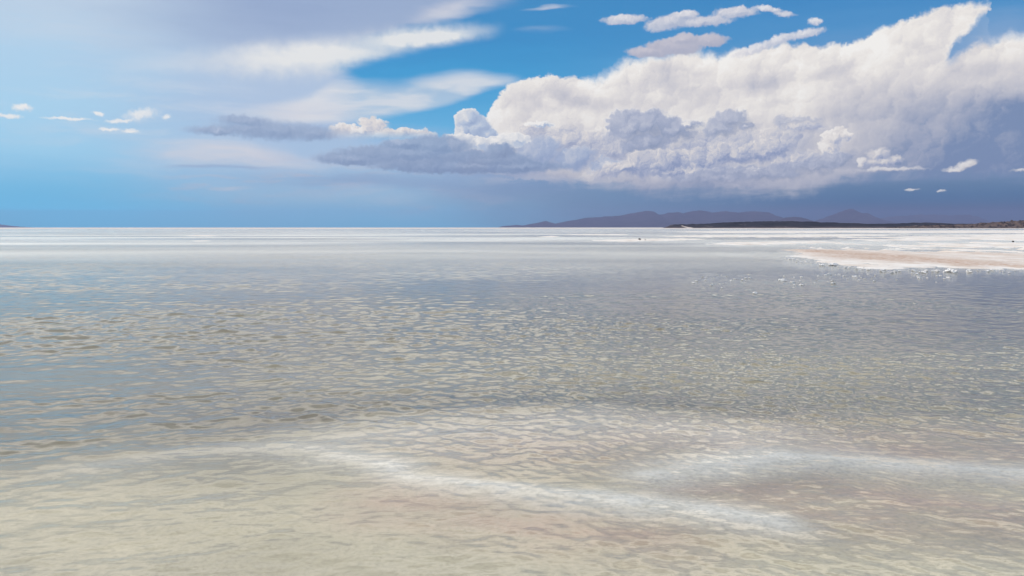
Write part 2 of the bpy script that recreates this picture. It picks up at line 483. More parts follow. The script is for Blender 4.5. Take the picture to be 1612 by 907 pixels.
# small separate heaps
PS = g.v('MULTIPLY_ADD', wb, (0.5, 0.35, 0), g.v('MULTIPLY_ADD', wc, (0.45, 0.3, 0), P))
heap([(1384, 243, 20, 11, 0), (1356, 255, 9, 8, 0), (1412, 250, 13, 7, 0), (1384, 255, 30, 7, 0)], warm, base=0.5, kf=0.6, kr=1.0, rim=0.1, soft=0.5, Q=PS, alpha=0.9)
heap([(1402, 266, 62, 4, 0), (1610, 268, 22, 3, 0)], warm, base=0.75, kf=0.2, kr=0.4, soft=0.8, Q=PS, alpha=0.8)
heap([(1520, 259, 22, 8, 14), (1502, 266, 18, 5, 0), (1436, 299, 12, 2, 0), (1480, 301, 9, 2.5, 0)], warm, base=0.78, kf=0.25, kr=0.6, soft=0.7, Q=PS, alpha=0.95)
heap([(36, 170, 18, 6, 0), (12, 183, 26, 4, 0), (108, 187, 40, 3, 0), (155, 179, 9, 4, 0), (224, 180, 34, 10, 10), (190, 190, 24, 4, 8), (172, 204, 18, 3, 0), (206, 207, 14, 3, 0), (262, 184, 8, 5, 0)],
     [(0.0, lin((196, 216, 234))), (0.5, lin((226, 234, 240))), (1.0, lin((250, 249, 245)))], base=0.72, kf=0.25, kr=0.6, soft=0.85, Q=PS, alpha=0.95, edge=1.0)
rose = [(0.0, lin((170, 180, 206))), (0.4, lin((192, 198, 214))), (0.75, lin((219, 218, 225))), (1.0, lin((244, 240, 239)))]
heap([(984, 31, 34, 8, 0), (1050, 36, 34, 12, 8), (1105, 34, 48, 9, 0), (1156, 20, 34, 9, 0), (1078, 24, 22, 8, 0)], rose, base=0.5, kf=0.5, kr=0.7, rim=0.12, soft=0.5, Q=PS, alpha=0.95, edge=0.9)
heap([(1210, 14, 26, 5, -12), (1236, 22, 20, 5, -8), (1284, 34, 10, 6, 0), (1265, 53, 32, 7, 6), (1230, 62, 36, 8, 14), (1190, 76, 40, 8, 14)], rose, base=0.7, kf=0.3, kr=0.6, soft=0.7, Q=PS, alpha=0.85, edge=1.0)
heap([(1064, 74, 54, 14, 0), (1022, 82, 38, 9, 0), (1075, 62, 26, 10, 0), (1116, 64, 30, 12, 0)],
     [(0.0, lin((166, 172, 194))), (0.45, lin((188, 188, 203))), (0.8, lin((216, 211, 217))), (1.0, lin((242, 237, 235)))], base=0.40, kf=0.4, kr=0.35, rim=0.25, soft=0.4, Q=PS)
# clouds overhead and beyond the picture's edge, seen only in the water
over = g.noise(g.v('MULTIPLY', PA, (0.075, 0.13, 1)), 1.0, 5, 0.55, dim='2D')
over_a = g.mul(g.mul(g.smooth(over, 0.40, 0.54), g.smooth(el, 34.0, 24.0, 0.25, 1.0)), g.mul(g.smooth(el, 15.8, 21.0, 0.0, 0.95), g.smooth(az, 14.0, -8.0, 0.38, 1.0)))
sky_c = g.mix(over_a, sky_c, g.ramp(over, [(0.40, (1.1, 1.1, 1.1, 1)), (0.52, (1.9, 1.85, 1.78, 1)), (0.62, (1.4, 1.38, 1.35, 1)), (0.75, (0.62, 0.64, 0.70, 1))]))
# unseen bright bands added high on the right to draw white reflections on the ripples
side = g.mul(g.smooth(azA, -18.0, -4.0), g.smooth(azA, 80.0, 62.0))
n_gl = g.noise(g.v('MULTIPLY', PA, (0.05, 0.05, 1)), 1.0, 3, 0.5, dim='2D')
elG = g.mad(g.sub(n_gl, 0.5), 12.0, el)
glow = g.mul(side, g.add(g.mul(g.smooth(elG, 21.0, 23.0), g.smooth(elG, 29.0, 26.5)),
                         g.mul(g.smooth(elG, 35.0, 38.0), g.smooth(elG, 48.0, 44.0))))
sky_c = g.mix(glow, sky_c, g.mix(g.smooth(el, 28.0, 34.0), (2.0, 1.98, 1.95, 1), (2.2, 2.16, 2.1, 1)))

scaled = g.v('SCALE', sky_c, s=1.0 / SKY)
bg = g.new('ShaderNodeBackground')
bg.inputs['Strength'].default_value = SKY
nt.links.new(scaled, bg.inputs['Color'])
wo = g.new('ShaderNodeOutputWorld')
nt.links.new(bg.outputs[0], wo.inputs['Surface'])

# ------------------------------------------------------------------ sun
sd = bpy.data.lights.new("sun", 'SUN')
sd.energy = 3.6
sd.angle = R(0.5)
sd.color = (1.0, 0.91, 0.79)
sun = bpy.data.objects.new("sun", sd)
COL.objects.link(sun)
sun.rotation_euler = to_sun.to_track_quat('Z', 'Y').to_euler()
sun.location = (-30, 20, 40)


# ------------------------------------------------------------------ geometry helpers
def tag(o, label=None, cat=None, group=None, kind=None):
    for k, v_ in (('label', label), ('category', cat), ('group', group), ('kind', kind)):
        if v_:
            o[k] = v_
    return o


def grid_obj(name, X, Y, Z, mat, attrs=None):
    """one mesh from 2-D arrays of points (rows x columns)"""
    r, c = X.shape
    co = np.empty((r * c, 3), np.float32)
    co[:, 0], co[:, 1], co[:, 2] = X.ravel(), Y.ravel(), Z.ravel()
    i = (np.arange(r - 1)[:, None] * c + np.arange(c - 1)[None, :]).ravel()
    q = np.stack([i, i + 1, i + 1 + c, i + c], 1).astype(np.int32)
    me = bpy.data.meshes.new(name)
    me.vertices.add(r * c)
    me.vertices.foreach_set('co', co.ravel())
    me.loops.add(q.size)
    me.loops.foreach_set('vertex_index', q.ravel())
    me.polygons.add(len(q))
    me.polygons.foreach_set('loop_start', (np.arange(len(q)) * 4).astype(np.int32))
    me.update(calc_edges=True)
    me.polygons.foreach_set('use_smooth', np.ones(len(q), bool))
    for k, a_ in (attrs or {}).items():
        at = me.attributes.new(k, 'FLOAT', 'POINT')
        at.data.foreach_set('value', a_.astype(np.float32).ravel())
    me.materials.append(mat)
    o = bpy.data.objects.new(name, me)
    COL.objects.link(o)
    return o


_perm = rng.permutation(256).astype(np.int64)
_perm = np.concatenate([_perm, _perm, _perm])
_val = rng.uniform(-1, 1, 256)


def vnoise(x, y):
    xi, yi = np.floor(x).astype(np.int64), np.floor(y).astype(np.int64)
    fx, fy = x - xi, y - yi
    ux, uy = fx * fx * fx * (fx * (fx * 6 - 15) + 10), fy * fy * fy * (fy * (fy * 6 - 15) + 10)
    h = lambda a_, b_: _val[_perm[(_perm[a_ & 255] + b_) & 255]]
    n00, n10, n01, n11 = h(xi, yi), h(xi + 1, yi), h(xi, yi + 1), h(xi + 1, yi + 1)
    return (n00 * (1 - ux) + n10 * ux) * (1 - uy) + (n01 * (1 - ux) + n11 * ux) * uy


def fbm(x, y, octv=4, gain=0.5, lac=2.03):
    s, a_, t = 0.0, 1.0, 0.0
    for i in range(octv):
        s = s + a_ * vnoise(x + 17.3 * i, y - 9.1 * i)
        t += a_
        a_ *= gain
        x, y = x * lac, y * lac
    return s / t


def sstep(a_, b_, x):
    t = np.clip((x - a_) / (b_ - a_), 0, 1)
    return t * t * (3 - 2 * t)


def material(name):
    m_ = bpy.data.materials.new(name)
    m_.use_nodes = True
    m_.node_tree.nodes.clear()
    return m_, G(m_.node_tree)


def finish(g_, surf=None, vol=None):
    o_ = g_.new('ShaderNodeOutputMaterial')
    if surf is not None:
        g_.nt.links.new(surf, o_.inputs['Surface'])
    if vol is not None:
        g_.nt.links.new(vol, o_.inputs['Volume'])


def attr(g_, name):
    n = g_.new('ShaderNodeAttribute', attribute_type='GEOMETRY')
    n.attribute_name = name
    return n.outputs['Fac']


def principled(g_, color, rough=0.8, spec=0.3, normal=None):
    n = g_.new('ShaderNodeBsdfPrincipled')
    g_.put(n.inputs['Base Color'], color)
    g_.put(n.inputs['Roughness'], rough)
    g_.put(n.inputs['Specular IOR Level'], spec)
    if normal is not None:
        g_.nt.links.new(normal, n.inputs['Normal'])
    return n.outputs[0]


def bump(g_, h, dist, strength=1.0, normal=None):
    n = g_.new('ShaderNodeBump')
    g_.put(n.inputs['Height'], h)
    g_.put(n.inputs['Distance'], dist)
    g_.put(n.inputs['Strength'], strength)
    if normal is not None:
        g_.nt.links.new(normal, n.inputs['Normal'])
    return n.outputs[0]


# ------------------------------------------------------------------ lake bed
bed_m, b = material("wet_salt_bed")
geo = b.new('ShaderNodeNewGeometry').outputs['Position']
n1 = b.noise(b.v('MULTIPLY', geo, (0.55, 0.9, 1)), 1.0, 6, 0.6)
n2 = b.noise(b.v('MULTIPLY', geo, (2.5, 5.0, 1)), 1.0, 5, 0.6)
n3 = b.noise(geo, 30.0, 4, 0.6)
ochre, pink, pale = attr(b, 'ochre'), attr(b, 'pink'), attr(b, 'pale')
c = b.mix(ochre, (0.205, 0.170, 0.115, 1), (0.50, 0.435, 0.315, 1))
c = b.mix(b.mul(attr(b, 'mud'), b.smooth(n2, 0.25, 0.6, 0.6, 1.0)), c, (0.085, 0.066, 0.046, 1))
c = b.mix(b.mul(pink, b.smooth(n2, 0.3, 0.6, 0.55, 1.0)), c, (0.46, 0.33, 0.25, 1))
c = b.mix(b.smooth(n1, 0.35, 0.7, 0.0, 0.35), c, (0.20, 0.18, 0.12, 1))
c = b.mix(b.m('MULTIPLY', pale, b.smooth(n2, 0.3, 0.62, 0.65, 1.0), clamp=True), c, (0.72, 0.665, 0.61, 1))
c = b.mix(b.smooth(n3, 0.4, 0.7, 0.0, 0.35), c, (0.20, 0.17, 0.13, 1))
finish(b, principled(b, c, 0.9, 0.1, bump(b, n2, 0.012, 0.5)))


def seg_band(X, Y, pts, width, z=0.0):
    """closeness (1 on the line, 0 at its width) to a polyline of photograph pixels on the ground"""
    w = [ground(*p, z) for p in pts]
    best = np.full(X.shape, 9e9)
    for (x0, y0), (x1, y1) in zip(w[:-1], w[1:]):
        vx, vy = x1 - x0, y1 - y0
        t = np.clip(((X - x0) * vx + (Y - y0) * vy) / (vx * vx + vy * vy), 0, 1)
        best = np.minimum(best, np.hypot(X - x0 - t * vx, Y - y0 - t * vy))
    return np.clip(1 - best / width, 0, 1)


def sheet(dists, ts):
    D, T = np.meshgrid(dists, ts, indexing='ij')
    return D * T, D.copy()


def cols(n_in, n_out):
    a_ = np.linspace(-0.8, 0.8, n_in)
    o_ = np.geomspace(0.8, 3.5, n_out + 1)[1:]
    return np.concatenate([-o_[::-1], a_, o_])


dd = np.concatenate([np.linspace(-60, 0.9, 12), np.geomspace(1.0, 90, 620), np.geomspace(92, 14500, 330)])
X, Y = sheet(dd, cols(520, 24))
X[:12] = np.linspace(-70, 70, X.shape[1])[None, :]
Xw = X + 0.22 * fbm(X * 0.7, Y * 0.7, 5, 0.6)
Yw = Y + 0.16 * fbm(X * 0.55 + 40, Y * 1.1, 5, 0.6)
r1 = seg_band(Xw, Yw, [(120, 735), (300, 708), (460, 704), (560, 725), (650, 752), (850, 780), (1050, 796), (1220, 818)], 0.38, -0.125)
r2 = seg_band(Xw, Yw, [(1030, 748), (1130, 730), (1250, 720), (1420, 727), (1612, 742), (1800, 760)], 0.52, -0.125)
r3 = seg_band(Xw, Yw, [(560, 690), (760, 672), (960, 668), (1180, 692)], 1.1, -0.125)
pinkm = np.maximum.reduce([seg_band(Xw, Yw, [(620, 785), (800, 812), (1000, 830)], 0.7, -0.125),
                           seg_band(Xw, Yw, [(1080, 770), (1300, 765), (1450, 790), (1700, 830)], 0.75, -0.125),
                           0.9 * seg_band(Xw, Yw, [(760, 690), (1100, 700), (1612, 705), (1900, 712)], 1.5, -0.125), 0.8 * seg_band(Xw, Yw, [(1150, 800), (1450, 815), (1800, 850)], 0.7, -0.125)])
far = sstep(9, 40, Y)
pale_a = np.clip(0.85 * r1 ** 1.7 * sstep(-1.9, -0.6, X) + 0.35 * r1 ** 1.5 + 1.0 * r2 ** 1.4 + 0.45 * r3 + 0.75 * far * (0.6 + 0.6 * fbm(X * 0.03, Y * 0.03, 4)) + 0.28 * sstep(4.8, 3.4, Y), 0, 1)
och = sstep(8.6, 4.8, Y + 0.9 * fbm(X * .4, Y * .4, 3)) + 0.38 * np.clip(1.6 * seg_band(Xw, Yw, [(850, 620), (1200, 590), (1900, 600)], 5.0, -0.125), 0, 1)
mud = 0.8 * np.exp(-((Y - 7.9 - 0.10 * X + 0.9 * fbm(X * .3, Y * .5, 4)) / 1.35) ** 2) * (0.7 + 0.6 * fbm(X * 0.25 + 5, Y * 0.5, 4)) * (1 - 0.7 * np.clip(r3 * 2, 0, 1))
Z = -0.16 + 0.05 * fbm(X * 0.25, Y * 0.25, 4) + 0.04 * r1 + 0.045 * r2 + 0.05 * r3 + 0.02 * fbm(X * 1.6, Y * 2.2, 3)
Z = Z * (1 - sstep(300, 900, Y) * 0.0)
crust = sstep(640, 1000, Y + 380 * fbm(X * 0.004, Y * 0.010, 5, 0.6))
Z = Z + crust * 0.24
Z[Y > 3000] = 0.06
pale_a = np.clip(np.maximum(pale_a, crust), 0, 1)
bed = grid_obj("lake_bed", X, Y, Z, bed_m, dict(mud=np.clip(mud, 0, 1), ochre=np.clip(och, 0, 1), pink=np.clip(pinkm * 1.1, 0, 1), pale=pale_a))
tag(bed, "pale salt and mud bed under the shallow water", None, None, 'structure')

# ------------------------------------------------------------------ water
wat_m, b = material("clear_shallow_water")
geo = b.new('ShaderNodeNewGeometry').outputs['Position']
dist = attr(b, 'calm')
small = b.noise(b.v('MULTIPLY', geo, (7.0, 16.0, 1)), 1.0, 3, 0.55)
mid = b.noise(b.v('MULTIPLY', geo, (2.0, 4.5, 1)), 1.0, 4, 0.6)
nb = bump(b, small, b.mad(dist, 0.012, 0.003), 0.7)
nb = bump(b, mid, b.mad(dist, 0.16, 0.0015), 1.0, nb)
inc = b.new('ShaderNodeNewGeometry').outputs['Incoming']
cosi = b.m('ABSOLUTE', b.v('DOT_PRODUCT', nb, inc))
fres = b.mad(b.m('POWER', b.m('SUBTRACT', 1.0, b.m('MINIMUM', cosi, 1.0)), 5.0), 0.979, 0.021)
tr = b.new('ShaderNodeBsdfTransparent')
tr.inputs['Color'].default_value = (0.94, 0.955, 0.93, 1)
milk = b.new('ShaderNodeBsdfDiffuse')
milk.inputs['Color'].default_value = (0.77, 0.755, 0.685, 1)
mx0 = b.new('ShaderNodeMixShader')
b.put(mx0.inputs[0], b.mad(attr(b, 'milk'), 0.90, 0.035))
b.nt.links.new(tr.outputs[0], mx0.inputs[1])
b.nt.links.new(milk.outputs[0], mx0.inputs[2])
gl = b.new('ShaderNodeBsdfGlossy')
b.put(gl.inputs['Roughness'], b.mad(dist, 0.22, 0.012))
b.nt.links.new(nb, gl.inputs['Normal'])
mx = b.new('ShaderNodeMixShader')
b.nt.links.new(fres, mx.inputs[0])
b.nt.links.new(mx0.outputs[0], mx.inputs[1])
b.nt.links.new(gl.outputs[0], mx.inputs[2])
finish(b, mx.outputs[0])

wd = np.concatenate([np.linspace(-60, 1.0, 10), np.geomspace(1.05, 2.4, 60), np.geomspace(2.41, 75, 1500), np.geomspace(76, 9000, 160)])
X, Y = sheet(wd, cols(1000, 20))
X[:10] = np.linspace(-70, 70, X.shape[1])[None, :]
space = np.maximum(0.0024 * np.abs(Y), 0.007)
Zw = np.zeros(X.shape)
nw = 96
lam = np.exp(rng.uniform(np.log(0.09), np.log(0.9), nw))
phi = R(-97) + rng.normal(0, 0.62, nw)
ph = rng.uniform(0, 2 * np.pi, nw)
slope = 0.215 * np.sqrt(2.0 / nw) * (1.0 / (1 + (lam / 0.6) ** 2)) ** 0.5
near = (Y > 1.0) & (Y < 76)
rows = np.where(near[:, 0])[0]
r0_, r1_ = rows[0], rows[-1] + 1
Xs, Ys, Ss = X[r0_:r1_].astype(np.float32), Y[r0_:r1_].astype(np.float32), space[r0_:r1_].astype(np.float32)
Xq = Xs + 0.10 * fbm(Xs * 1.1, Ys * 1.3, 2).astype(np.float32)
Yq = Ys + 0.12 * fbm(Xs * 0.9 + 33, Ys * 1.2, 2).astype(np.float32)
acc = np.zeros(Xs.shape, np.float32)
gx, gy = np.zeros(Xs.shape, np.float32), np.zeros(Xs.shape, np.float32)
for l_, p_, h_, s_ in zip(lam, phi, ph, slope):
    k_ = 2 * np.pi / l_
    fade = np.clip((l_ / Ss - 3.0) / 3.0, 0, 1)[:, :1]
    last = int((fade[:, 0] > 0).sum())
    if last == 0:
        continue
    th = np.float32(k_ * math.cos(p_)) * Xq[:last] + np.float32(k_ * math.sin(p_)) * Yq[:last] + np.float32(h_)
    am = np.float32(s_ / k_) * fade[:last]
    acc[:last] += np.cos(th) * am
    sn = np.sin(th) * am
    gx[:last] -= sn * np.float32(math.cos(p_))
    gy[:last] -= sn * np.float32(math.sin(p_))
fine_on = (sstep(-1.8, 0.8, Xs + 0.9 * fbm(Xs * 0.25, Ys * 0.25, 3)) * np.clip(0.85 + 0.9 * fbm(Xs * 0.3 + 9, Ys * 0.4, 3), 0.3, 1.2)).astype(np.float32)
acc *= 1 - 0.45 * fine_on
gx *= 1 - 0.45 * fine_on
gy *= 1 - 0.45 * fine_on
nf = 56
lam2 = np.exp(rng.uniform(np.log(0.09), np.log(0.32), nf))
phi2 = R(-95) + rng.normal(0, 0.70, nf)
ph2 = rng.uniform(0, 2 * np.pi, nf)
Xq = Xs + 0.05 * fbm(Xs * 3.1, Ys * 3.3, 2).astype(np.float32)
Yq = Ys + 0.05 * fbm(Xs * 2.9 + 71, Ys * 3.2, 2).astype(np.float32)
for l_, p_, h_ in zip(lam2, phi2, ph2):
    k_ = 2 * np.pi / l_
    fade = np.clip((l_ / Ss - 2.5) / 2.5, 0, 1)[:, :1]
    last = int((fade[:, 0] > 0).sum())
    if last == 0:
        continue
    th = np.float32(k_ * math.cos(p_)) * Xq[:last] + np.float32(k_ * math.sin(p_)) * Yq[:last] + np.float32(h_)
    am = np.float32(0.20 * math.sqrt(2.0 / nf) / k_) * fade[:last] * fine_on[:last]
    acc[:last] += np.cos(th) * am
    sn = np.sin(th) * am
    gx[:last] -= sn * np.float32(math.cos(p_))
    gy[:last] -= sn * np.float32(math.sin(p_))
gust = np.clip(0.80 + 1.25 * fbm(Xs * 0.10, Ys * 0.22, 4), 0.28, 1.5) * (0.48 + 0.52 * sstep(4.5, 11, Ys)) * (1 - 0.75 * np.exp(-(((Xs - 16) / 7.5) ** 2 + ((Ys - 24) / 9.0) ** 2) ** 1.5))
lull = 1.0 - 0.70 * np.clip(seg_band(Xs, Ys, [(160, 730), (460, 712), (700, 760), (1200, 815)], 0.9) + seg_band(Xs, Ys, [(1040, 745), (1250, 722), (1700, 745)], 0.9), 0, 1)
Zw[r0_:r1_] = acc * gust * lull
X[r0_:r1_] += 0.75 * gx * gust * lull          # crests drawn together into sharper ridges
Y[r0_:r1_] += 0.75 * gy * gust * lull
calm = sstep(14, 60, Y) * (0.8 + 0.7 * fbm(X * 0.02, Y * 0.06, 4))
shelter = np.exp(-(((X - 16) / 7.5) ** 2 + ((Y - 24) / 9.0) ** 2) ** 1.5)      # lee of the salt bank
calm = calm * (1 - 0.6 * shelter)
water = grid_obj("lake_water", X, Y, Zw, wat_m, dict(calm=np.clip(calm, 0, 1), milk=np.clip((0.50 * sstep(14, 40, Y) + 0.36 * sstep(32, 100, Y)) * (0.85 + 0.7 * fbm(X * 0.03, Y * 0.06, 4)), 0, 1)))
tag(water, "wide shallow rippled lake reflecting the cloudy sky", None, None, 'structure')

# ------------------------------------------------------------------ salt banks
salt_m, b = material("salt_crust")
geo = b.new('ShaderNodeNewGeometry').outputs['Position']
n1 = b.noise(b.v('MULTIPLY', geo, (0.5, 0.35, 1)), 1.0, 6, 0.62)
n2 = b.noise(geo, 4.0, 6, 0.68)
vv = b.voro(geo, 2.2, 2, 0.6, dim='3D')
tan_a = attr(b, 'tan')
c = b.mix(b.smooth(n1, 0.35, 0.7), (0.70, 0.665, 0.625, 1), (0.58, 0.505, 0.44, 1))
c = b.mix(b.mul(tan_a, b.smooth(n2, 0.36, 0.60, 0.30, 1.0)), c, (0.38, 0.235, 0.155, 1))
c = b.mix(b.mul(tan_a, b.smooth(n2, 0.60, 0.72, 0.0, 0.7)), c, (0.25, 0.16, 0.11, 1))
h = b.mad(n2, 1.0, b.mul(vv, -0.5))
finish(b, principled(b, c, 0.85, 0.25, bump(b, h, 0.06, 0.8)))


def bank(label, outline, height, rough=0.5, tan_line=None, res=(260, 180), lumps=0.0, soft=1.0, name="salt_bank", carve=None):
    """a low salt bank whose edge follows photograph pixels set out on the ground"""
    w = np.array([ground(*p) for p in outline])
    x0, y0, x1, y1 = w[:, 0].min(), w[:, 1].min(), w[:, 0].max(), w[:, 1].max()
    mx_, my_ = (x1 - x0) * 0.06 + 1, (y1 - y0) * 0.06 + 1
    xs = np.linspace(x0 - mx_, x1 + mx_, res[0])
    ys = np.linspace(y0 - my_, y1 + my_, res[1])
    Y_, X_ = np.meshgrid(ys, xs, indexing='ij')
    sc = (y1 - y0)
    nx = X_ + rough * (x1 - x0) * 0.02 * fbm(X_ * 40 / (x1 - x0), Y_ * 14 / sc, 5, 0.6)
    ny = Y_ + rough * sc * 0.16 * fbm(X_ * 30 / (x1 - x0) + 90, Y_ * 9 / sc, 5, 0.6)
    inside = np.zeros(X_.shape, bool)
    dmin = np.full(X_.shape, 9e9)
    n_ = len(w)
    for i in range(n_):
        (ax, ay), (bx, by) = w[i], w[(i + 1) % n_]
        cond = ((ay > ny) != (by > ny))
        with np.errstate(divide='ignore', invalid='ignore'):
            xi = (bx - ax) * (ny - ay) / (by - ay + 1e-12) + ax
        inside ^= cond & (nx < xi)
        vx, vy = bx - ax, by - ay
        t = np.clip(((nx - ax) * vx + (ny - ay) * vy) / (vx * vx + vy * vy + 1e-9), 0, 1)
        dmin = np.minimum(dmin, np.hypot(nx - ax - t * vx, ny - ay - t * vy))
    sd_ = np.where(inside, dmin, -dmin)
    wdt = soft * max(0.6, 0.06 * sc)
    Z_ = height * np.tanh(sd_ / wdt * 0.8)
    Z_ = np.where(sd_ < 0, np.maximum(sd_ * (0.07 if sc < 200 else 0.03) - 0.004, -0.6), Z_)
    above = np.clip(sd_ / wdt, 0, 1)
    Z_ = Z_ + above * height * 0.35 * fbm(X_ * 0.6, Y_ * 0.6, 4)
    if lumps:
        rim = np.exp(-((sd_ - 1.2) / 2.4) ** 2)
        Z_ = Z_ + rim * lumps * np.maximum(0, fbm(X_ * 1.6, Y_ * 1.6, 3, 0.6) - 0.12) * 2.0
    for pts, wd_ in (carve or []):                       # shallow pools cut across the bank
        Z_ = Z_ - (height + 0.10) * sstep(0.1, 0.6, seg_band(nx, ny, pts, wd_))
    tn = np.zeros(X_.shape)
    if tan_line is not None:
        for pts, wd_, k_ in tan_line:
            tn = np.maximum(tn, k_ * seg_band(nx, ny, pts, wd_) ** 0.7)
    o = grid_obj(name, X_, Y_, Z_, salt_m, dict(tan=tn))
    return tag(o, label, None, 'salt banks in the lake', 'structure')


bank("broad white salt bank with a rust brown stripe reaching in from the right",
     [(1205, 397), (1260, 392), (1330, 391), (1400, 389), (1480, 385), (1560, 382), (1640, 380), (1800, 376), (2000, 372), (2100, 395), (1900, 412), (1720, 421), (1612, 424),
      (1520, 426), (1440, 427), (1380, 424), (1320, 415), (1270, 408), (1230, 402)], 0.12, 0.9,
     [([(1275, 395), (1330, 400), (1400, 409), (1470, 415), (1560, 416)], 3.4, 1.0), ([(1350, 400), (1460, 406), (1560, 403), (1700, 402)], 7.0, 0.5), ([(1300, 392), (1345, 393)], 1.5, .5)],
     (620, 420), 0.07, carve=[([(1425, 394.4), (1500, 394), (1612, 394.6), (1800, 394.5)], 7.0), ([(1440, 383.5), (1560, 382), (1700, 381)], 9.0)])
bank("thin white salt strip in the middle distance carrying a dark stone",
     [(930, 379), (970, 377.2), (1030, 376.4), (1100, 375.9), (1110, 377.0), (1040, 379.6), (980, 380.6)], 0.10, 1.3)
bank("white salt tongue left of the broad bank and behind the grey pool",
     [(1105, 385), (1150, 382), (1230, 380.8), (1300, 380), (1330, 382), (1260, 383.6), (1180, 386)], 0.10, 1.3)
bank("long far salt strip in front of the dark headland",
     [(1040, 372), (1120, 370.5), (1200, 370.6), (1330, 369.4), (1420, 370), (1330, 372.6), (1210, 373.6), (1100, 373.4)], 0.12, 1.5)
bank("right hand far salt strip below the brown rocky rise",
     [(1310, 378), (1400, 373.8), (1500, 371), (1640, 369), (1900, 368), (1900, 376), (1640, 378), (1540, 379), (1450, 380.5), (1360, 380)], 0.12, 1.5)
bank("short bright salt streak far off at the centre left",
     [(288, 371.5), (310, 370.8), (345, 371.2), (330, 372.2)], 0.10, 0.3)
bank("faint salt streak nearer than the short bright one",
     [(300, 379.5), (325, 378.6), (335, 379.4), (312, 380.2)], 0.05, 0.3)
bank("narrow far salt streak left of the headland point",
     [(890, 369.6), (940, 369.2), (990, 369.3), (985, 370.2), (930, 370.3)], 0.10, 0.3)
bank("tiny salt streak standing left of the headland point streak",
     [(845, 373), (862, 372.2), (882, 372.4), (870, 373.4)], 0.10, 0.3)
bank("broken salt shelf along the foot of the headland",
     [(1060, 365.5), (1150, 363.6), (1350, 363.2), (1500, 363), (1700, 362.6), (2000, 362.4), (2000, 365.4), (1700, 366.4), (1480, 367), (1300, 366.6), (1150, 367)], 0.12, 1.3)

# ------------------------------------------------------------------ mountains, headland, rocky rise
def rock_mat(name, ca, cb, sc):
    m_, b_ = material(name)
    p_ = b_.new('ShaderNodeNewGeometry').outputs['Position']
    n_ = b_.noise(p_, sc, 6, 0.65)
    finish(b_, principled(b_, b_.mix(b_.smooth(n_, 0.35, 0.65), ca, cb), 0.95, 0.1))
    return m_


mount_m = rock_mat("mountain_rock", (0.030, 0.022, 0.034, 1), (0.055, 0.042, 0.055, 1), 0.004)
head_m, b = material("headland_scrub")
geo = b.new('ShaderNodeNewGeometry').outputs['Position']
n1 = b.noise(geo, 0.02, 6, 0.65)
n2 = b.noise(b.v('MULTIPLY', geo, (0.035, 0.02, 0.12)), 1.0, 4, 0.6)
hz = b.sep(geo)[2]
c = b.mix(b.smooth(n1, 0.35, 0.65), (0.004, 0.004, 0.007, 1), (0.016, 0.014, 0.018, 1))
c = b.mix(b.mul(b.smooth(n2, 0.60, 0.74), b.smooth(hz, 12.0, 4.0)), c, (0.30, 0.24, 0.22, 1))
c = b.mix(b.mul(b.smooth(hz, 3.6, 2.4), b.smooth(n1, 0.35, 0.6, 0.1, 0.7)), c, (0.11, 0.075, 0.07, 1))
c = b.mix(b.mul(b.smooth(hz, 6.8, 4.8), attr(b, 'cliff')), c, (0.55, 0.47, 0.42, 1))
finish(b, principled(b, c, 0.95, 0.1))
rise_m = rock_mat("brown_rocky_ground", (0.030, 0.020, 0.016, 1), (0.16, 0.11, 0.085, 1), 0.12)


def ridge(name, label, prof, D, depth, mat, crag=0.15, res=(420, 60), front=0.5, group=None, seed=0.0, kind='structure', cliff=None):
    """a hill whose skyline follows photograph pixels, set at distance D, with its own depth and gullies"""
    px = np.array([p[0] for p in prof], float)
    py = np.array([p[1] for p in prof], float)
    xs = np.linspace(px[0], px[-1], res[0])
    hp = np.interp(xs, px, HY - py)
    hp = hp + np.minimum(hp, 12) / 12 * (0.9 * fbm(xs * 0.11 + seed, xs * 0 + seed, 3) + 0.5 * fbm(xs * 0.4 + seed, xs * 0 + 9, 2)) * (hp > 1.5)
    kk = np.exp(-0.5 * (np.arange(-4, 5) / 0.8) ** 2)
    kk /= kk.sum()
    hp = np.convolve(np.pad(hp, 4, mode='edge'), kk, 'valid')
    Xr = (xs - CX) / FPX * D
    Hr = np.maximum(hp, 0) / FPX * D + EYE * (hp > 0)
    v_ = np.linspace(-1, 1, res[1])
    V_, X_ = np.meshgrid(v_, Xr, indexing='ij')
    Hh = np.broadcast_to(Hr, X_.shape)
    wx = X_ + 0.2 * depth * fbm(X_ / depth * 1.1 + seed, V_ * 2, 3)
    gul = np.abs(fbm(wx / depth * 3.2 + seed, V_ * 1.6 + 5, 4, 0.55))
    shape = (1 - np.abs(V_) ** 0.8)
    Z_ = Hh * shape * (1 - crag * 2.2 * gul * (0.25 + np.abs(V_))) - 6 * (np.abs(V_) > 0.98)
    jit = fbm(X_ / depth * 8 + seed, V_ * 6, 4)
    Z_ = Z_ + Hh * 0.05 * crag * 4 * jit * shape - 0.5
    Y_ = D + V_ * depth * (0.5 + 0.8 * Hh / Hh.max())
    at_ = None
    if cliff:
        at_ = dict(cliff=sstep(cliff[1], cliff[1] * 0.4, np.abs(X_ / D * FPX + CX - cliff[0])) * (fbm(X_ * .1, Z_ * .2, 3) > -0.3))
    o = grid_obj(name, X_, Y_, Z_, mat, at_)
    return tag(o, label, None, group, kind)


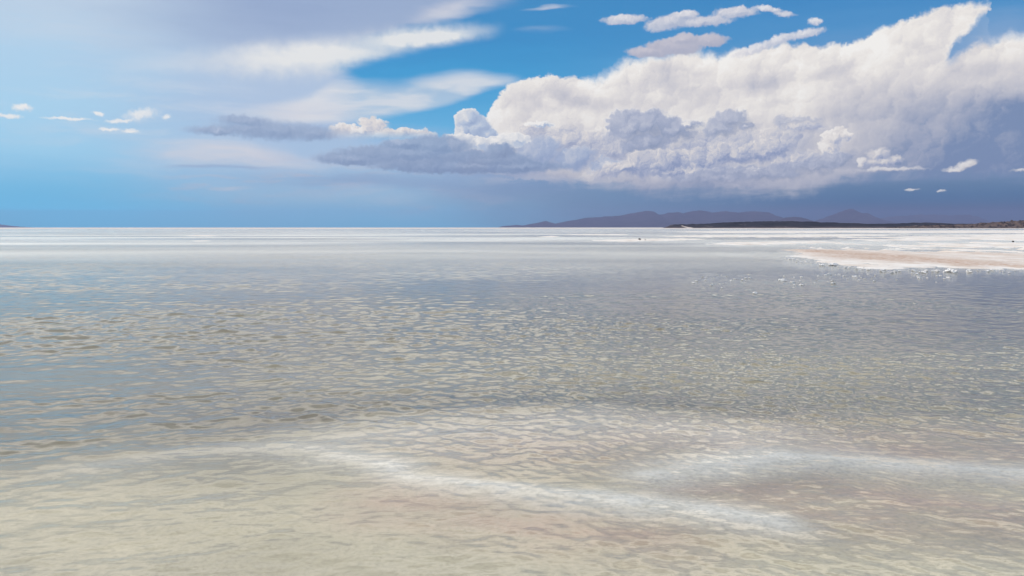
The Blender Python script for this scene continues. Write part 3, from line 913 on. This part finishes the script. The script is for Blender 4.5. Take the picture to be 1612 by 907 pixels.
MT = 'mountains on the horizon'
ridge("mountain_range", "long hazy blue mountain range with several rounded summits",
      [(784, 358.5), (790, 356), (800, 355), (815, 353.8), (822, 355), (835, 352.6), (860, 347.5), (874, 352), (890, 349), (905, 346), (922, 342.6), (945, 340.8), (975, 339), (990, 335.5), (1004, 333),
       (1018, 330.4), (1028, 332), (1036, 337.2), (1050, 334), (1066, 332.4), (1074, 335), (1090, 330.8), (1100, 330.6), (1118, 333), (1140, 331.6), (1160, 334), (1178, 331.5), (1200, 331.2),
       (1206, 331.6), (1216, 337), (1228, 345), (1250, 352), (1290, 358.5)], 12000, 1500, mount_m, group=MT)
ridge("foothill", "small dark rounded hill between the range and the pointed peak",
      [(1205, 358.5), (1222, 346.5), (1236, 342), (1248, 340.6), (1262, 342.6), (1280, 347.6), (1310, 354), (1330, 358.5)], 8200, 700, mount_m, group=MT, seed=3)
ridge("pointed_mountain", "hazy pointed peak standing alone behind the headland",
      [(1255, 358.5), (1285, 346), (1300, 341), (1316, 335.5), (1328, 329.4), (1338, 326.4), (1346, 331), (1354, 334.6), (1363, 334.4), (1374, 341), (1388, 347), (1410, 354), (1430, 358.5)],
      12400, 1300, mount_m, group=MT, seed=7)
ridge("far_ridge", "very faint low ridge fading into haze right of the pointed peak",
      [(1360, 358.5), (1380, 344), (1400, 340), (1440, 337.5), (1470, 336.8), (1500, 338), (1522, 337), (1536, 340), (1545, 346), (1580, 352), (1640, 358.5)],
      15600, 900, mount_m, group=MT, seed=11)
ridge("distant_mountain", "blue slope of a distant mountain at the left end of the horizon",
      [(-260, 356), (-160, 343), (-60, 342), (-30, 348), (0, 353), (12, 355.6), (24, 357.4), (36, 358.5)], 15000, 1400, mount_m, group=MT, seed=15)
ridge("headland", "long low dark headland with a blunt point along the far shore",
      [(1051, 358.6), (1053, 354.6), (1060, 352.6), (1075, 352.2), (1100, 351.6), (1140, 349.6), (1170, 348.4), (1215, 347.4), (1250, 347.2), (1290, 348.6), (1330, 350.2), (1370, 351.4), (1400, 351),
       (1440, 349.2), (1462, 349.2), (1490, 351.2), (1530, 352), (1600, 353), (1700, 353), (1760, 358.6)], 1800, 120, head_m, 0.25, (900, 60), seed=21, cliff=(1070, 6.0))

ridge("rocky_rise", "low brown rocky rise with scrub at the right end of the shore",
      [(1385, 359.2), (1410, 356.6), (1440, 355), (1480, 353.8), (1515, 352.6), (1540, 350.4), (1560, 349), (1580, 348), (1612, 346), (1680, 343), (1760, 342), (1850, 346), (1950, 352), (2050, 359.2)],
      1500, 70, rise_m, 0.3, (700, 60), seed=29)


def lump_mesh(name, seed, mat, sub=2, sq=(1.0, 0.8, 0.7), jag=0.35):
    """an irregular lump about one unit across"""
    import bmesh
    bm = bmesh.new()
    bmesh.ops.create_icosphere(bm, subdivisions=sub, radius=0.5)
    r_ = np.random.default_rng(seed)
    o1, o2 = r_.uniform(0, 60, 2)
    for v_ in bm.verts:
        c_ = v_.co * 3.0
        k_ = 1 + jag * float(fbm(np.array([c_.x + o1 + c_.z]), np.array([c_.y + o2 - 0.7 * c_.z]), 3)[0]) * 1.6
        v_.co = Vector((v_.co.x * sq[0] * k_, v_.co.y * sq[1] * k_, v_.co.z * sq[2] * k_))
    me_ = bpy.data.meshes.new(name)
    bm.to_mesh(me_)
    bm.free()
    me_.materials.append(mat)
    return me_


# scrub and boulders too many to count on the rocky rise
rise = bpy.data.objects["rocky_rise"]
rv = np.empty(len(rise.data.vertices) * 3, np.float32)
rise.data.vertices.foreach_get('co', rv)
rv = rv.reshape(-1, 3)
pick = np.where((rv[:, 2] > 0.4) & (rv[:, 1] < 1512))[0]
scrub_m, b = material("dry_scrub")
geo = b.new('ShaderNodeNewGeometry').outputs['Position']
c = b.ramp(b.noise(geo, 0.35, 3, 0.6), [(0.35, (0.016, 0.013, 0.012, 1)), (0.52, (0.05, 0.034, 0.026, 1)), (0.62, (0.15, 0.11, 0.09, 1)), (0.74, (0.34, 0.28, 0.25, 1))])
finish(b, principled(b, c, 0.95, 0.1))
protos = []
for i in range(5):
    me_ = lump_mesh("scrub_shape", 300 + i, scrub_m, 1, (1, 1, 0.8), 0.6)
    protos.append((np.array([v_.co[:] for v_ in me_.vertices]), [tuple(p.vertices) for p in me_.polygons]))
    bpy.data.meshes.remove(me_)
vs, fs = [], []
for i in rng.choice(pick, 1100):
    pv_, pf_ = protos[int(rng.integers(5))]
    sc_ = rng.uniform(0.8, 2.6) * (1.5 if rng.random() < 0.08 else 1)
    n0 = sum(map(len, vs))
    vs.append(pv_ * (sc_ * rng.uniform(0.9, 1.8), sc_, sc_ * rng.uniform(0.6, 1.0)) + rv[i] + (rng.uniform(-1, 1), rng.uniform(-1, 1), sc_ * 0.2))
    fs += [tuple(q + n0 for q in f_) for f_ in pf_]
me = bpy.data.meshes.new("scrub")
me.from_pydata(np.concatenate(vs).tolist(), [], fs)
me.materials.append(scrub_m)
scrub = bpy.data.objects.new("scrub", me)
COL.objects.link(scrub)
tag(scrub, "dark dry scrub and pale boulders scattered on the brown rise", None, None, 'stuff')

# ------------------------------------------------------------------ salt lumps and stones
lump_m, b = material("salt_lump_crystal")
geo = b.new('ShaderNodeNewGeometry').outputs['Position']
n1 = b.noise(geo, 22.0, 5, 0.65)
finish(b, principled(b, b.mix(b.smooth(n1, 0.35, 0.65), (0.82, 0.80, 0.78, 1), (0.70, 0.66, 0.63, 1)), 0.8, 0.3, bump(b, n1, 0.02, 0.8)))
stone_m, b = material("dark_stone")
geo = b.new('ShaderNodeNewGeometry').outputs['Position']
n1 = b.noise(geo, 9.0, 5, 0.65)
finish(b, principled(b, b.mix(b.smooth(n1, 0.35, 0.65), (0.030, 0.024, 0.022, 1), (0.10, 0.08, 0.07, 1)), 0.9, 0.2))
lumps = [lump_mesh("salt_lump", 50 + i, lump_m, 3, (1.0, 0.9, 0.75), 0.5) for i in range(7)]


def put(name, me_, px, py, size, label, cat, group=None, z=0.0, sink=0.2):
    o = bpy.data.objects.new(name, me_)
    x_, y_ = ground(px, py, z)
    h_ = size * random.uniform(0.6, 0.9)
    o.location = (x_, y_, z + h_ * (0.35 - sink))
    o.scale = (size * random.uniform(0.9, 1.5), size * random.uniform(0.8, 1.2), h_)
    o.rotation_euler = (0, 0, random.uniform(0, 6.28))
    COL.objects.link(o)
    return tag(o, label, cat, group)


put("salt_lump", lumps[0], 1189, 462.5, 0.13, "lone white salt lump nearest the camera, apart from the drift of lumps", "salt lump", "salt lumps in the shallows")
LL = "small white salt lump among the drift of lumps in the shallows off the broad bank"
for i in range(96):
    t = random.random()
    px = 1095 + 400 * t + random.gauss(0, 14)
    py = 441 - 7 * t + random.gauss(0, 4.2) + (6 if random.random() < .12 else 0)
    if random.random() < 0.35:                      # little strings of lumps
        px0, py0 = px, py
    s_ = min(0.16, 0.045 * math.exp(random.gauss(0.15, 0.5)))
    put("salt_lump", random.choice(lumps), px, py, s_, LL, "salt lump", "salt lumps in the shallows")
LE = "knobbly white salt lump along the ragged near edge of the broad salt bank"
edge = [(1232, 407), (1290, 416), (1350, 424), (1400, 427.5), (1450, 429.5), (1520, 428.5), (1612, 427)]
for i in range(90):
    j = random.uniform(0, len(edge) - 1.001)
    k_, f_ = int(j), j - int(j)
    px = edge[k_][0] * (1 - f_) + edge[k_ + 1][0] * f_ + random.gauss(0, 6)
    py = edge[k_][1] * (1 - f_) + edge[k_ + 1][1] * f_ + random.gauss(-0.6, 1.5)
    s_ = min(0.26, 0.065 * math.exp(random.gauss(0.1, 0.5)))
    put("salt_lump", random.choice(lumps), px, py, s_, LE, "salt lump", "salt lumps along the bank edge", 0.02)
stones = [lump_mesh("stone", 80 + i, stone_m, 2, (1, 0.8, 0.8), 0.5) for i in range(3)]
put("stone", stones[0], 1007, 377.4, 0.34, "dark stone on the thin salt strip left of the grey pool, the larger of two", "stone", None, 0.10, 0.1)
put("stone", stones[1], 1016, 378.2, 0.22, "small dark stone just right of the larger one on the thin salt strip", "stone", None, 0.08, 0.1)
put("stone", stones[2], 1595, 381, 0.30, "dark stone on white salt at the far right behind the broad bank", "stone", None, 0.10, 0.1)

# ------------------------------------------------------------------ air
haze_m, b = material("thin_haze")
pv = b.new('ShaderNodeVolumePrincipled')
pv.inputs['Color'].default_value = (0.33, 0.395, 0.66, 1)
pv.inputs['Density'].default_value = HAZE
pv.inputs['Anisotropy'].default_value = 0.2
finish(b, None, pv.outputs[0])
haze_m.cycles.homogeneous_volume = True
xs_, ys_, zs_ = (-16500, 16500), (-1500, 17000), (-8, 340)
me = bpy.data.meshes.new("haze")
me.from_pydata([(x, y, z) for z in zs_ for y in ys_ for x in xs_], [],
               [(0, 2, 3, 1), (4, 5, 7, 6), (0, 1, 5, 4), (2, 6, 7, 3), (0, 4, 6, 2), (1, 3, 7, 5)])
me.materials.append(haze_m)
haze = bpy.data.objects.new("haze", me)
COL.objects.link(haze)
tag(haze, "thin blue haze over the lake and far mountains", None, None, 'stuff')
bpy.context.view_layer.update()
